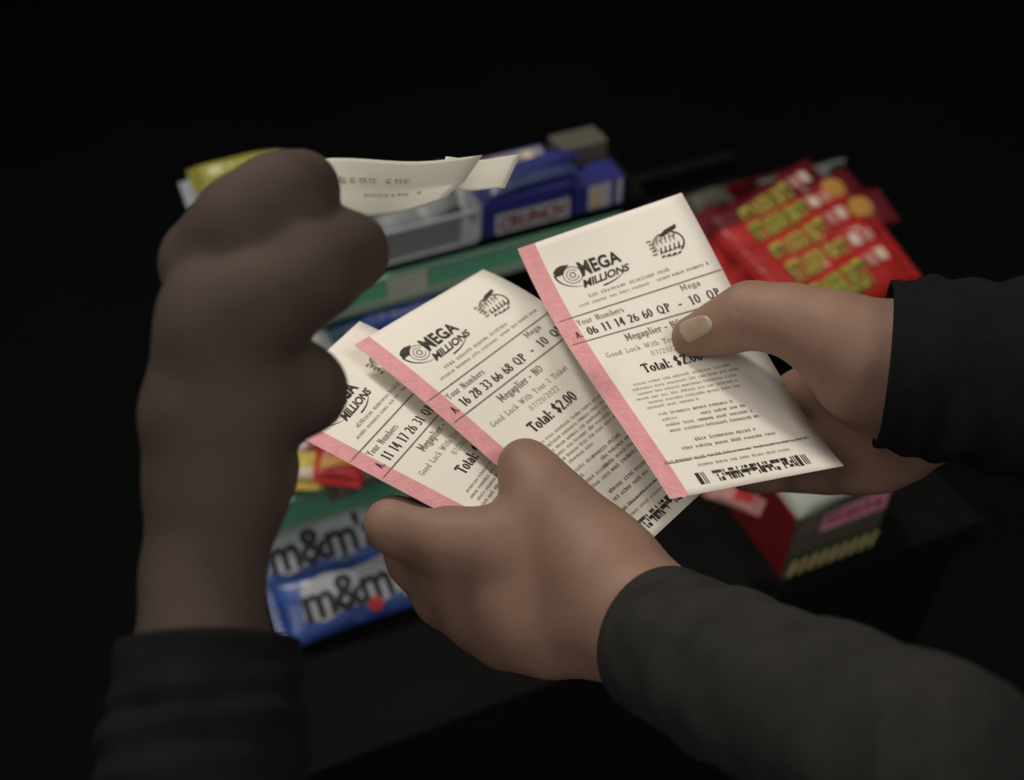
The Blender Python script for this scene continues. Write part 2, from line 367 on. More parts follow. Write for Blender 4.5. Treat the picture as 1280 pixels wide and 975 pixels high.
# blue carton with white name panel
x0, x1 = .2835, hitY(714, 268, YA)[0]
H = .034
t = thing('candy_box', 'royal blue candy box with white front panel lettered in red', 'box', rack(x0, YA, ZA))
b = box('carton', x0, x1, YA, YA+.062, ZA, ZA+H, BLUE, t, bev=.001)
f_ = front(x0, YA, ZA+H)
W_ = x1-x0
pr = Print(f_, .0003); pr.rect(.011, .0135, W_-.002, H-.001); pr.build('front_label', WHITE, t)
pr = Print(f_, .0006); pr.text('CRUNCH', .014, .0165, W_-.005, H-.004, bold=.05, shear=.15); pr.build('lettering', BROWNR, t)
g_ = top(x0, YA+.062, ZA+H)
pr = Print(g_, .0004); pr.rect(.002, .003, W_-.004, .040); pr.build('top_panel', mat('dull_grey_print', (.20, .19, .21), .5, .3), t)
pr = Print(g_, .0007); pr.text('CRUNCH', .006, .024, W_-.008, .038, bold=.06, shear=.2)
pr.poly([(.012, .007), (.016, .020), (.040, .021), (.048, .012), (.030, .005)]); pr.build('top_lettering', BROWNR, t)
pr = Print(g_, .0009); pr.poly([(.022, .009), (.026, .019), (.040, .018), (.042, .010), (.032, .007)]); pr.poly([(.055, .007), (.057, .018), (.066, .016), (.065, .007)]); pr.build('candy_picture', CREAM, t)
# blue wrapped bars lying on the carton's front edge
for k in range(2):
    o, sf = pillow('candy_bar', (x0+.045+.012*k, YA+.012+.017*k, ZA+H+.004), (.075, .016, .006), 4+3*k, 0, m=(NAVY, BLUE)[k], seed=20+k, crimp=.004)
    o['label'] = ('narrow navy wrapped bar along the front edge of the blue candy box', 'narrow blue wrapped bar lying second from the front on the blue candy box')[k]
    o['category'] = 'candy bar'; o['group'] = 'bars on the blue box'
    for q in [q for q in bpy.data.objects if q.name.startswith('end_seal') and q.parent is None]: q.parent = o

# small blue box with a white panel and brown carton behind
x0, x1 = hitY(717, 262, YA)[0], hitY(779, 250, YA)[0]; W_ = x1-x0; H = .027
t = thing('candy_box', 'small blue box with two white panels and a yellow mark beside the red-lettered box', 'box', rack(x0, YA, ZA))
box('carton', x0, x1, YA, YA+.03, ZA, ZA+H, BLUE, t, bev=.0008)
f_ = front(x0, YA, ZA+H)
pr = Print(f_, .0003); pr.rect(.013, .001, .034, H-.002); pr.rect(.039, .001, W_-.002, H-.002); pr.build('front_label', WHITE, t)
pr = Print(f_, .0006); pr.poly([(.019, .006), (.0165, .022), (.0235, .022), (.0215, .006)]); pr.rect(.0165, .0215, .024, .0235); pr.build('yellow_mark', YEL, t)
t = thing('carton', 'plain brown card carton standing behind the small blue box', 'carton', rack(x0, YA+.035, ZA))
box('carton_body', x0+.004, x1, YA+.034, YA+.062, ZA, ZA+.040, BROWNC, t, bev=.001)
box('carton_flap', x0+.004, x1, YA+.034, YA+.050, ZA+.040, ZA+.0415, BROWNC, t, bev=.0003)

# yellow bag glimpsed behind the dark hand
c = hitZ(296, 214, ZA+.03)
def wrap(name, label, cat, group, c, size, yaw, tilt, m, seed, roll=0, crimp=.006):
    t = thing(name, label, cat, rack(*c), group)
    o, sf = pillow('wrapper', c, size, yaw, tilt, roll, m, t, seed, crimp); return t, o, sf
t, o, sf = wrap('candy_bag', 'yellow-olive candy bag behind the dark hand at the top left', 'bag', None, c, (.065, .026, .009), 0, 20, mat('olive_wrapper', (.24, .22, .035), .4), 31)
c = hitZ(275, 233, ZA+.01)
t, o, sf = wrap('candy_bag', 'grey-green candy bag peeking out above the dark hand', 'bag', None, c, (.05, .030, .008), 0, 15, PALE, 32)

# ------------------------------------------------------------------ middle tier
# blue wrappers
for k, (px, py, z, w_, m_, lab) in enumerate((
        (498, 384, .842, .075, MMBLUE, 'bright blue wrapper under the upper price rail, right of its white label'),
        (452, 398, .836, .070, TEAL, 'teal blue wrapper below the white price label'),
        (425, 422, .828, .060, NAVY, 'navy wrapper between the teal wrapper and the leftmost ticket'))):
    c = hitZ(px, py, z)
    t, o, sf = wrap('candy_packet', lab, 'packet', 'blue wrappers on the middle tier', c, (w_, .032, .008), -2+3*k, 25, m_, 40+k)
    pr = Print(sf, .0006); pr.small(.010, w_-.012, .010, .006); pr.small(.014, w_-.02, .020, .004); pr.build('lettering', (NAVY, MMBLUE, TEAL)[k], t, cut=.004)
c = hitZ(384, 432, .835)
t, o, sf = wrap('candy_packet', 'pale grey packet in the gap between the dark fingers', 'packet', None, c, (.040, .028, .006), 10, 25, LABEL, 45)
# yellow and red wrappers at the front of the tier
for k, (px, py, z, w_, d_, yw, m_, lab) in enumerate((
        (388, 583, .822, .034, .042, 75, YEL, 'yellow wrapper at the front of the middle tier beside the dark hand'),
        (424, 576, .829, .036, .036, 70, RED, 'red and orange wrapper on the middle tier under the leftmost ticket'),
        (448, 590, .820, .046, .028, 10, BROWNC, 'brown wrapper right behind the lower green price rail'),
        (398, 556, .824, .050, .026, 5, DKRED, 'dark red wrapper behind the yellow one on the middle tier'))):
    c = hitZ(px, py, z)
    t, o, sf = wrap('candy_packet', lab, 'packet', 'warm coloured wrappers on the middle tier', c, (w_, d_, .007), yw, 12, m_, 50+k)
    if k == 1:
        pr = Print(sf, .0006); pr.poly([(.004, .004), (.012, .034), (.022, .036), (.014, .004)]); pr.build('orange_flash', ORANGE, t, cut=.004)
    if k == 0:
        pr = Print(sf, .0006); pr.poly([(.002, .006), (.002, .036), (.009, .036), (.009, .006)]); pr.build('white_corner', CHALK, t, cut=.004)

# red fruit-chew packets shingled in the right-hand bay
dk = thing('display_tray', 'dark red open tray under the shingled red candy packets', 'tray', rack(.52, .66, ZB))
tray(dk, .500, .655, .615, .805, ZB, ZB+.018, DKRED)
chew = [(956, 262, .838), (975, 284, .840), (998, 307, .842), (1024, 332, .844), (1046, 360, .846)]
names_ = ['rearmost', 'second from the back', 'middle one', 'fourth from the back', 'frontmost, cut by the thumb']
for k, (px, py, z) in enumerate(chew):
    c = hitZ(px+14, py, z-.006*0)
    t, o, sf = wrap('candy_packet', 'red packet with lime lettering in the shingled row, '+names_[k], 'packet', 'red packets in the right-hand bay', c, (.132, .050, .010), (20, 11, 16, 9, 15)[k], (26, 20, 27, 22, 25)[k], DKRED if k == 0 else RED, 60+k)  # rearmost packet is the same red, light falloff put into its colour
    pr = Print(sf, .0004); pr.text('STARBURST', .019, .010, .088, .037, bold=.06, shear=.10); pr.build('lettering_shadow', DKGREEN, t, cut=.004)
    pr = Print(sf, .0007); pr.text('STARBURST', .021, .008, .087, .034, bold=.012, shear=.10); pr.build('lettering', (YEL, LIME, YEL, YEL, LIME)[k], t, cut=.004)
    pr = Print(sf, .0010); 
    cols = [(ROSE, CHALK), (CHALK, ROSE), (ROSE, CHALK), (CHALK, ROSE), (ROSE, CHALK)][k]
    for q, xx in enumerate((.092, .107)):
        pr = Print(sf, .0010); pr.poly([(xx, .008), (xx-.002, .020), (xx+.009, .022), (xx+.011, .010)]); pr.build('chew_picture', cols[q], t, cut=.004)
lemon = [(1040, 243, .842, ORANGE, 'red packet with an orange chew picture at the back right of the bay'),
         (1074, 266, .842, ORANGE, 'red packet with an amber chew picture at the far right of the bay'),
         (1066, 303, .846, CHALK, 'red packet with a white chew picture at the right of the shingled row'),
         (1072, 340, .848, ROSE, 'red packet with a pink chew picture beside the thumb knuckle')]
for k, (px, py, z, m_, lab) in enumerate(lemon):
    c = hitZ(px, py, z)
    t, o, sf = wrap('candy_packet', lab, 'packet', 'red packets at the right edge of the bay', c, (.052, .040, .008), 10-8*(k % 2), 18, (DKRED, DKRED, RED, RED)[k], 80+k)  # back two darker: falling light painted into the red
    pr = Print(sf, .0010)
    if m_ is ORANGE: pr.poly([(.024+.012*math.cos(a*math.pi/6), .019+.012*math.sin(a*math.pi/6)) for a in range(12)][::-1])
    else: pr.poly([(.010, .010), (.014, .026), (.038, .028), (.036, .012)])
    pr.build('chew_picture', m_, t, cut=.004)
for k, (px, py) in enumerate(((988, 240), (1012, 262))):
    c = hitZ(px, py, .838)
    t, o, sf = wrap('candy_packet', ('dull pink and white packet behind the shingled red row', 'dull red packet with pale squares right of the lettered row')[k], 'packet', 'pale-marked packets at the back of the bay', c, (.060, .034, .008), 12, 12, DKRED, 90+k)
    for q in range(2):
        pr = Print(sf, .0008); pr.poly([(.010+.024*q, .008), (.008+.024*q, .022), (.026+.024*q, .025), (.029+.024*q, .010)]); pr.build('chew_picture', (ROSE, LABEL)[(k+q) % 2], t, cut=.004)
for k, (px, py, lab) in enumerate(((898, 318, 'plain red packet end beside the right edge of the top ticket'), (922, 352, 'plain bright red packet end just above the thumb knuckle'), (880, 284, 'plain dark-red packet end highest beside the top ticket'))):
    c = hitZ(px+8, py, .826)
    wrap('candy_packet', lab, 'packet', 'plain red packet ends', c, (.060, .040, .009), 30, 10, (RED, RED, DKRED)[k], 130+k)
c = hitZ(884, 250, .835)
t, o, sf = wrap('candy_packet', 'dull grey packet in the dark beside the right ticket top corner', 'packet', None, c, (.036, .022, .007), 5, 10, BROWNC, 95)

# ------------------------------------------------------------------ bottom tier
def choc(c, yaw, tilt, seed, label, spots):
    w_, d_ = .128, .050
    t, o, sf = wrap('candy_packet', label, 'packet', 'blue chocolate packets on the bottom tier', c, (w_, d_, .011), yaw, tilt, MMBLUE, seed)
    pr = Print(sf, .0005); pr.poly([(.020, .010), (.016, .034), (.030, .041), (.052, .036), (.074, .041), (.104, .033), (.108, .012), (.090, .004), (.060, .009), (.040, .004)]); pr.build('white_burst', WHITE, t, cut=.004)
    pr = Print(sf, .0009); pr.text("m&m's", .018, .008, .104, .038, bold=.03, spacing=.92); pr.build('lettering', BLKINK, t, cut=.004)
    for q, (a, b, r, m_) in enumerate(spots):
        pr = Print(sf, .0011); pr.poly([(a+r*math.cos(i*math.pi/6), b+r*.9*math.sin(i*math.pi/6)) for i in range(12)][::-1]); pr.build('candy_picture', m_, t, cut=.004)
choc(hitZ(409, 682, .758), -1, 24, 101, 'blue packet with white burst and dark lettering, directly under the lower green rail', [(.074, .042, .005, TEAL), (.112, .022, .006, WHITE)])
choc(hitZ(452, 738, .744), 0, 24, 102, 'blue packet with dark lettering and coloured candies, second below the lower green rail', [(.070, .040, .006, RED), (.084, .044, .005, MMBLUE), (.098, .038, .005, YEL), (.056, .045, .005, MMBLUE)])

# open carton at the bottom right
x0 = .4155; y0 = .4348; x1 = .5005; z1 = hitY(986, 655, y0)[2]
t = thing('candy_box', 'open red-sided candy box with pink label and yellow bars at the lower right', 'box', rack(x0, y0, ZC))
REDC = mat('red_card', (.20, .012, .016), .5, .35, var=.15, scale=30)
fb = tray(t, x0, x1, y0, y0+.135, ZC, z1, BROWNC, REDC)
f_ = front(x0, y0, z1); W_ = x1-x0; H = z1-ZC
pr = Print(f_, .0003); pr.poly([(.024, .007), (.024, .026), (W_-.001, .024), (W_-.001, -.000), (.05, .002)]); pr.build('front_label', PKL, t)
pr = Print(f_, .0003); pr.poly([(.004, .006), (.004, .022), (.020, .021), (.020, .004)]); pr.build('pale_label', mat('dusty_pink_print', (.13, .085, .08), .5), t)
pr = Print(f_, .0006); pr.small(.028, W_-.004, .009, .014); pr.build('lettering', MAG, t)
pr = Print(f_, .0004)
for k in range(9):
    a = .003+k*.0094; pr.poly([(a+.004, H-.022), (a, H-.003), (a+.0045, H-.003), (a+.008, H-.022)])
pr.build('yellow_bars', mat('yellow_bar_print', (.55, .47, .19), .5, var=.2, scale=80), t)
pr = Print(f_, .0003); pr.rect(.001, H-.030, W_-.001, H-.023); pr.build('green_band', mat('dull_green_print', (.03, .045, .02), .6), t)
for k, (dx, dy, m_, lab) in enumerate(((.030, .026, LABEL, 'pale grey packet lying at the front of the red-sided box'), (.055, .050, PALE, 'pale packet lying behind the front one in the red-sided box'), (.034, .078, BROWNC, 'dark packet lying in the middle of the red-sided box'), (.046, .108, LABEL, 'grey-white packet at the back of the red-sided box'))):
    tt, o, sf = wrap('candy_packet', lab, 'packet', 'packets inside the red-sided box', (x0+dx+.006, y0+dy, z1-.008), (.058, .032, .008), 6-4*k, 10, m_, 110+k, crimp=.004)
c = hitZ(918, 622, z1+.003)
tt, o, sf = wrap('candy_packet', 'pink and white packet poking out at the left end of the red-sided box', 'packet', None, c, (.036, .018, .006), -50, 0, ROSE, 120, crimp=.004)
pr = Print(sf, .0006); pr.poly([(.018, .003), (.017, .015), (.032, .014), (.032, .004)]); pr.build('red_end', RED, tt, cut=.004)
# ------------------------------------------------------------------ tickets: a bent sheet given by four straight rows
TICKET_L=0.15441
TICKET_V=[0, 0.29077, 0.39115, 1]
TICKET_P={
 'right':[[[0.00252, 0.06459, -0.54912], [0.0792, 0.09211, -0.56027]], [[0.01871, 0.02918, -0.52655], [0.0951, 0.05455, -0.54215]], [[0.02429, 0.01878, -0.5164], [0.10067, 0.04129, -0.53649]], [[0.05967, -0.04111, -0.45281], [0.13429, -0.03065, -0.48565]]],
 'mid':[[[-0.06956, 0.01997, -0.53026], [-0.01394, 0.05806, -0.57708]], [[-0.03693, -0.00567, -0.51288], [0.01908, 0.03746, -0.55449]], [[-0.02578, -0.01495, -0.50754], [0.03038, 0.0286, -0.54844]], [[0.04182, -0.07124, -0.47457], [0.09763, -0.02983, -0.51815]]],
 'left':[[[-0.10572, -0.00995, -0.49825], [-0.07113, 0.03213, -0.55948]], [[-0.0665, -0.02984, -0.48967], [-0.03128, 0.01347, -0.54973]], [[-0.05307, -0.03659, -0.48659], [-0.01752, 0.00695, -0.54632]], [[0.02944, -0.07708, -0.46694], [0.06521, -0.0329, -0.52604]]],
}
TW, TL = 82.0, TICKET_L*1000
def ticket_cam(n, u, v):
    """point of ticket n in camera coordinates; u, v run 0..1 across and down"""
    Q = np.zeros(3); Pn = TICKET_P[n]
    for k in range(4):
        wt = 1.0
        for j in range(4):
            if j != k: wt *= (v-TICKET_V[j])/(TICKET_V[k]-TICKET_V[j])
        Q += wt*(np.array(Pn[k][0])*(1-u)+np.array(Pn[k][1])*u)
    # gentle cockle of thin paper
    Q[2] += .0006*math.sin(u*5+v*7)*(1-u)*u*4
    return Q
def ticket_surf(n):
    def s(x, y, lift):
        u, v = x/TW, y/TL
        p = cam2w(ticket_cam(n, u, v)); a = cam2w(ticket_cam(n, u+.01, v))-p; b = cam2w(ticket_cam(n, u, v+.01))-p
        nn = b.cross(a).normalized()
        if nn.dot(CAM-p) < 0: nn = -nn
        return p+nn*lift
    return s
def state_mark(pr, pm, ox, oy):
    """the small round lottery emblem: ragged ring, slanted leaf stroke and two rows of lettering"""
    pr.poly([(ox+5.5, oy+3.0), (ox+7.5, oy+3.8), (ox+15.0, oy+1.6), (ox+15.6, oy-.6), (ox+9.5, oy+.6)])
    pr.arc(ox+8.2, oy+8.0, 7.4, 6.4, -60, 55, .8, 14); pm.arc(ox+8.2, oy+8.0, 7.8, 6.8, 75, 120, .7, 8)
    pm.arc(ox+8.2, oy+8.0, 7.0, 6.2, 165, 260, .8, 12); pm.arc(ox+8.2, oy+8, 6.2, 5.4, 150, 300, .3, 16)
    for k in range(5):      # slanted scrawl, unreadable in the photograph
        pm.line((ox+3.2+k*2.1, oy+7.6), (ox+4.3+k*2.1, oy+3.6), .5); pm.arc(ox+4.2+k*2.1, oy+5.4, .8, 1.4, 120, 400-60*(k % 3), .4, 8)
        pr.line((ox+3.0+k*2.2, oy+12.4), (ox+4.2+k*2.2, oy+8.8), .7); pr.arc(ox+4.6+k*2.2, oy+10.6, .9, 1.3, 40*(k % 3), 250, .55, 8)
    for k in range(5): pm.rect(ox-.8+.5*(k % 2), oy+3.4+k*1.9, ox+1.4+.4*(k % 2), oy+4.4+k*1.9)
    for k in range(4): pr.line((ox+2.6+k*2.6, oy+14.2+.2*k), (ox+4.2+k*2.6, oy+13.4+.2*k), .9)
def ticket(n, label, nums, tail, group='pink-striped lottery tickets'):
    sf = ticket_surf(n)
    t = thing('lottery_ticket', label, 'ticket', sf(TW/2, TL/2, -.002), group)
    nx, ny = 10, 44; vs = []; fs = []
    for lift in (0, -.00018):
        for j in range(ny+1):
            for i in range(nx+1): vs.append(sf(TW*i/nx, TL*j/ny, lift))
    N = (nx+1)*(ny+1)
    for j in range(ny):
        for i in range(nx):
            a = j*(nx+1)+i; fs.append((a, a+nx+1, a+nx+2, a+1)); fs.append((N+a, N+a+1, N+a+nx+2, N+a+nx+1))
    for i in range(nx):
        fs.append((i, i+1, N+i+1, N+i)); b = ny*(nx+1); fs.append((b+i, N+b+i, N+b+i+1, b+i+1))
    for j in range(ny):
        a = j*(nx+1); fs.append((a, N+a, N+a+nx+1, a+nx+1)); b = a+nx; fs.append((b, b+nx+1, N+b+nx+1, N+b))
    mesh('paper', vs, fs, PAPER, t, smooth=True)
    pr = Print(sf, .00008)
    for j in range(ny): pr.rect(0.05, TL*j/ny, 8.4, TL*(j+1)/ny)
    stripe = pr.build('pink_stripe', PINK, t)
    pr = Print(sf, .00014)
    for k in range(9):
        y = 4+k*17.0
        pr.arc(4.2, y+5, 2.6, 5.2, 110, 290, .5, 10); pr.line((2.0, y+12), (6.6, y+15), .6); pr.line((2.4, y+9), (6.0, y+11), .5)
    pr.build('stripe_pattern', PINKD, stripe)
    A = Print(sf, .00012); B = Print(sf, .00012); C_ = Print(sf, .00012); L = Print(sf, .00016)
    # emblem: ball, swoosh and the two words, each row rising to the right
    B.arc(18.0, 22.4, 4.3, 4.6, 0, 360, .4, 30); B.arc(18.0, 22.4, 2.7, 3.0, 20, 330, .4, 20); B.arc(18.0, 22.4, 1.2, 1.4, 0, 360, .6, 14)
    L.poly([(10.2, 18.0), (10.6, 20.6), (13.8, 20.6), (15.8, 18.2), (18.5, 16.6), (15.0, 15.6), (12.2, 16.2)])
    L.arc(22.0, 20.0, 11.8, 9.8, 182, 95, .9, 20, taper=True)
    def warp(a, b):      # MEGA: tall at the left, baseline stepping
        x = 21.8+19.8*a; h = 8.6-2.0*a; y0 = 25.2-.9*a; return (x, y0-h*b)
    L.text('MEGA', 0, 0, 0, 0, bold=.035, fn=warp, spacing=1.05)
    L.text('MILLIONS', 19.6, 26.3, 42.2, 30.9, bold=.028, fn=lambda a, b: (20.0+22.6*a+1.2*b, 31.4-1.4*a-(4.6-.7*a)*b), spacing=.95)
    L.arc(28.0, 24.0, 15.0, 9.2, 88, 28, .8, 16, taper=True)
    mk = L
    E1 = Print(sf, .00012); E2 = Print(sf, .00012); state_mark(E1, E2, 56.5, 15.4)
    # date lines, rules, play lines
    C_.small(20, 61, 35.6, 2.5); C_.small(14, 50, 39.4, 2.0); B.small(52, 78, 39.2, 2.0)
    for y in (TL*TICKET_V[1], TL*TICKET_V[2]):
        n_ = 12
        for k in range(n_): B.rect(1.0+(TW-1.5)*k/n_, y-.35, 1.0+(TW-1.5)*(k+1)/n_, y+.35)
    B.glyphs('Your Numbers', 8.8, 47.2, 31.0, 50.4, .17, .10); B.glyphs('Mega', 59.5, 46.0, 69.0, 49.2, .17, .10)
    A.glyphs('A.', 5.4, 53.6, 8.4, 57.4, .2, .12)
    A.glyphs(nums, 11.2, 52.8, 42.2, 57.5, .21, .11, .50)
    A.glyphs(tail, 44.8, 52.8, 75.6, 57.5, .21, .11, .75)
    B.glyphs('Megaplier - NO', 24.8, 62.6, 51.8, 66.6, .19, .11, .42)
    B.glyphs('Good Luck With Your 1 Ticket', 12.5, 70.4, 60.5, 73.2, .13, .09)
    B.glyphs('07/20/2022', 31.5, 75.6, 49.4, 78.3, .13, .09)
    T_ = Print(sf, .00012); K = Print(sf, .00012)
    T_.glyphs('Total: $2.00', 24.0, 81.4, 52.0, 86.8, .22, .11, .45)
    for k, (a, b) in enumerate(((16, 63), (14, 66), (15, 64), (13, 62), (17, 62), (15, 40))): C_.small(a, b, 91.6+k*2.9, 1.9)
    for k, (a, b) in enumerate(((44, 62), (46, 66), (44, 68), (45, 70))):
        C_.small(18, 18+(18, 8, 20, 17)[k], 110.6+k*3.3, 2.2); B.small(a-10, b-8, 110.6+k*3.3, 2.1)
    B.small(26, 56, 127.0, 2.3); B.small(18, 64, 130.8, 2.1)
    for k in range(10): B.rect(5.8+7.1*k, 137.5-.15*k, 5.8+7.1*k+(5.9 if k % 3 else 7.0), 138.0-.15*k)
    B.small(7, 76, 136.4, 1.6); C_.small(20, 66, 140.4, 1.9)
    # bar code: two solid guard bars and a dense field of short modules
    x = 16.0
    for ww, gp in ((1.9, .7), (.5, .5), (.5, 1.1)): K.rect(x, 144.6, x+ww, 150.6); x += ww+gp
    r_ = random.Random(5)
    while x < 61.5:
        for row in range(3):
            if r_.random() < .62: K.rect(x, 144.8+row*1.9, x+r_.choice((.7, 1.1, 1.5)), 144.8+row*1.9+r_.choice((1.5, 1.9)))
        x += 1.25
    x = 62.4
    for ww, gp in ((.6, .5), (1.8, .9)): K.rect(x, 144.6, x+ww, 150.6); x += ww+gp
    for k in range(3): K.rect(x+k*1.0, 144.8, x+k*1.0+.55, 150.2)
    L.build('game_emblem', INK, t); E1.build('state_emblem', INK, t); E2.build('state_emblem_fine_print', INKM, t)
    A.build('play_numbers', INK, t); T_.build('total_line', INK, t); K.build('bar_code', INK, t); B.build('medium_print', INKM, t); C_.build('fine_print', INKG, t)
    return t
ticket('right', 'pink-striped ticket in the right hand, topmost and flattest to the camera', '06 11 14 26 60', 'QP - 10 QP')
ticket('mid', 'middle ticket of the fan, under the lower thumb, top right corner free', '16 28 33 66 68', 'QP - 10 QP')
ticket('left', 'leftmost ticket of the fan, partly covered by the dark hand and middle ticket', '11 14 17 26 31', 'QP - 01 QP')

# pale slips held by the dark hand
def slip(label, rows, group=None, seed=1, m=PAPERW):
    """rows: list of (left pixel+depth, right pixel+depth), top to bottom"""
    pts = [(P(*a), P(*b)) for a, b in rows]; n = len(pts)
    def sf(x, y, lift):
        v = y*(n-1); k = min(n-2, int(v)); f = v-k; f = f*f*(3-2*f)*.35+f*.65
        a = pts[k][0].lerp(pts[k+1][0], f); b = pts[k][1].lerp(pts[k+1][1], f)
        c0 = a.lerp(b, x); nn = (pts[k][1]-pts[k][0]).cross(pts[k+1][0]-pts[k][0]).normalized()
        if nn.dot(CAM-c0) < 0: nn = -nn
        return c0+nn*(lift+.0015*math.sin(x*6+seed))
    t = thing('paper_slip', label, 'paper slip', sf(.5, .5, -.002), group)
    nx, ny = 10, 12; vs = []; fs = []
    for lift in (0, -.0002):
        for j in range(ny+1):
            for i in range(nx+1): vs.append(sf(i/nx, j/ny, lift))
    N = (nx+1)*(ny+1)
    for j in range(ny):
        for i in range(nx):
            a = j*(nx+1)+i; fs.append((a, a+nx+1, a+nx+2, a+1)); fs.append((N+a, N+a+1, N+a+nx+2, N+a+nx+1))
    for i in range(nx):
        b = ny*(nx+1); fs.append((i, i+1, N+i+1, N+i)); fs.append((b+i, N+b+i, N+b+i+1, b+i+1))
    for j in range(ny):
        a = j*(nx+1); b = a+nx; fs.append((a, N+a, N+a+nx+1, a+nx+1)); fs.append((b, b+nx+1, N+b+nx+1, N+b))
    mesh('paper', vs, fs, m, t, smooth=True); return t, sf
t, sf = slip('white slip pinched between the dark finger and thumb at the top', [((392, 202, .425), (602, 196, .47)), ((400, 245, .415), (580, 228, .465)), ((408, 282, .405), (556, 249, .455))], 'slips in the dark hand', 1)
pr = Print(sf, .0002); pr.small(.12, .66, .30, .10); pr.small(.28, .74, .58, .08); pr.build('print', INKG, t)
t, sf = slip('cream slip behind the white one, its lower right corner free', [((556, 198, .482), (650, 196, .495)), ((552, 216, .478), (641, 214, .49)), ((548, 233, .474), (630, 238, .485))], 'slips in the dark hand', 2)

# ------------------------------------------------------------------ hands: smooth blend of tapered limbs, one closed skin each
class Flesh:
    """list of tapered capsules in world metres, blended by a soft minimum"""
    def __init__(s, k=.004): s.c = []; s.k = k; s.g = []
    def cap(s, a, b, ra, rb): s.c.append((np.array(a), np.array(b), ra, rb)); return s
    def chain(s, pts):
        """pts: (px, py, depth, radius in pixels)"""
        for a, b in zip(pts, pts[1:]): s.cap(P(*a[:3]), P(*b[:3]), a[3]*a[2]/F, b[3]*b[2]/F)
        return s
    def crease(s, a, b, w, d): s.g.append((np.array(P(*a)), np.array(P(*b)), w, d)); return s
    def f(s, X):
        acc = np.zeros(len(X)); k = s.k
        for a, b, ra, rb in s.c:
            ab = b-a; L2 = max(1e-12, ab@ab); t = np.clip(((X-a)@ab)/L2, 0, 1)
            d = np.linalg.norm(X-a-t[:, None]*ab, axis=1)-(ra+(rb-ra)*t)
            acc += np.exp(-np.clip(d, -.05, .2)/k)
        r = -k*np.log(acc+1e-30)
        for a, b, w, dd in s.g:
            ab = b-a; t = np.clip(((X-a)@ab)/(ab@ab), 0, 1); d = np.linalg.norm(X-a-t[:, None]*ab, axis=1)
            r += dd*np.exp(-(d/w)**2)
        return r
    def grad(s, X, h=2e-4):
        g = np.zeros_like(X)
        for i in range(3):
            e = np.zeros(3); e[i] = h; g[:, i] = (s.f(X+e)-s.f(X-e))/(2*h)
        return g/(np.linalg.norm(g, axis=1, keepdims=True)+1e-9)
    def hull(s, voxel=.0016):
        bm = bmesh.new()
        for a, b, ra, rb in s.c:
            L = np.linalg.norm(b-a); n = max(2, int(L/(.35*min(ra, rb)))+1)
            for i in range(n+1):
                t = i/n; r = (ra+(rb-ra)*t)+.0012
                bmesh.ops.create_icosphere(bm, subdivisions=2, radius=r, matrix=Matrix.Translation(Vector(a+(b-a)*t)))
        me = bpy.data.meshes.new('h'); bm.to_mesh(me); bm.free()
        o = bpy.data.objects.new('h', me); COL.objects.link(o)
        md = o.modifiers.new('r', 'REMESH'); md.mode = 'VOXEL'; md.voxel_size = voxel
        dg = bpy.context.evaluated_depsgraph_get(); dg.update()
        m2 = bpy.data.meshes.new_from_object(o.evaluated_get(dg)); bpy.data.objects.remove(o); bpy.data.meshes.remove(me)
        X = np.empty(len(m2.vertices)*3); m2.vertices.foreach_get('co', X); X = X.reshape(-1, 3)
        fs = [tuple(p.vertices) for p in m2.polygons]; bpy.data.meshes.remove(m2)
        E = np.array([(f[i], f[(i+1) % len(f)]) for f in fs for i in range(len(f))])
        for it in range(7):
            X = X-s.grad(X)*np.clip(s.f(X), -.004, .004)[:, None]
            if it < 5:      # even out the mesh, staying on the surface
                acc = np.zeros_like(X); cnt = np.zeros(len(X))
                np.add.at(acc, E[:, 0], X[E[:, 1]]); np.add.at(cnt, E[:, 0], 1)
                X = X*.5+.5*acc/np.maximum(cnt, 1)[:, None]
        return X, fs
    def drop(s, p, d):
        """first point of the skin from p along d"""
        p = np.array(p, float); d = np.array(d, float); d /= np.linalg.norm(d); t = 0.0
        for _ in range(80):
            v = s.f((p+d*t)[None])[0]; t += v*.8
            if abs(v) < 2e-5: break
        return p+d*t
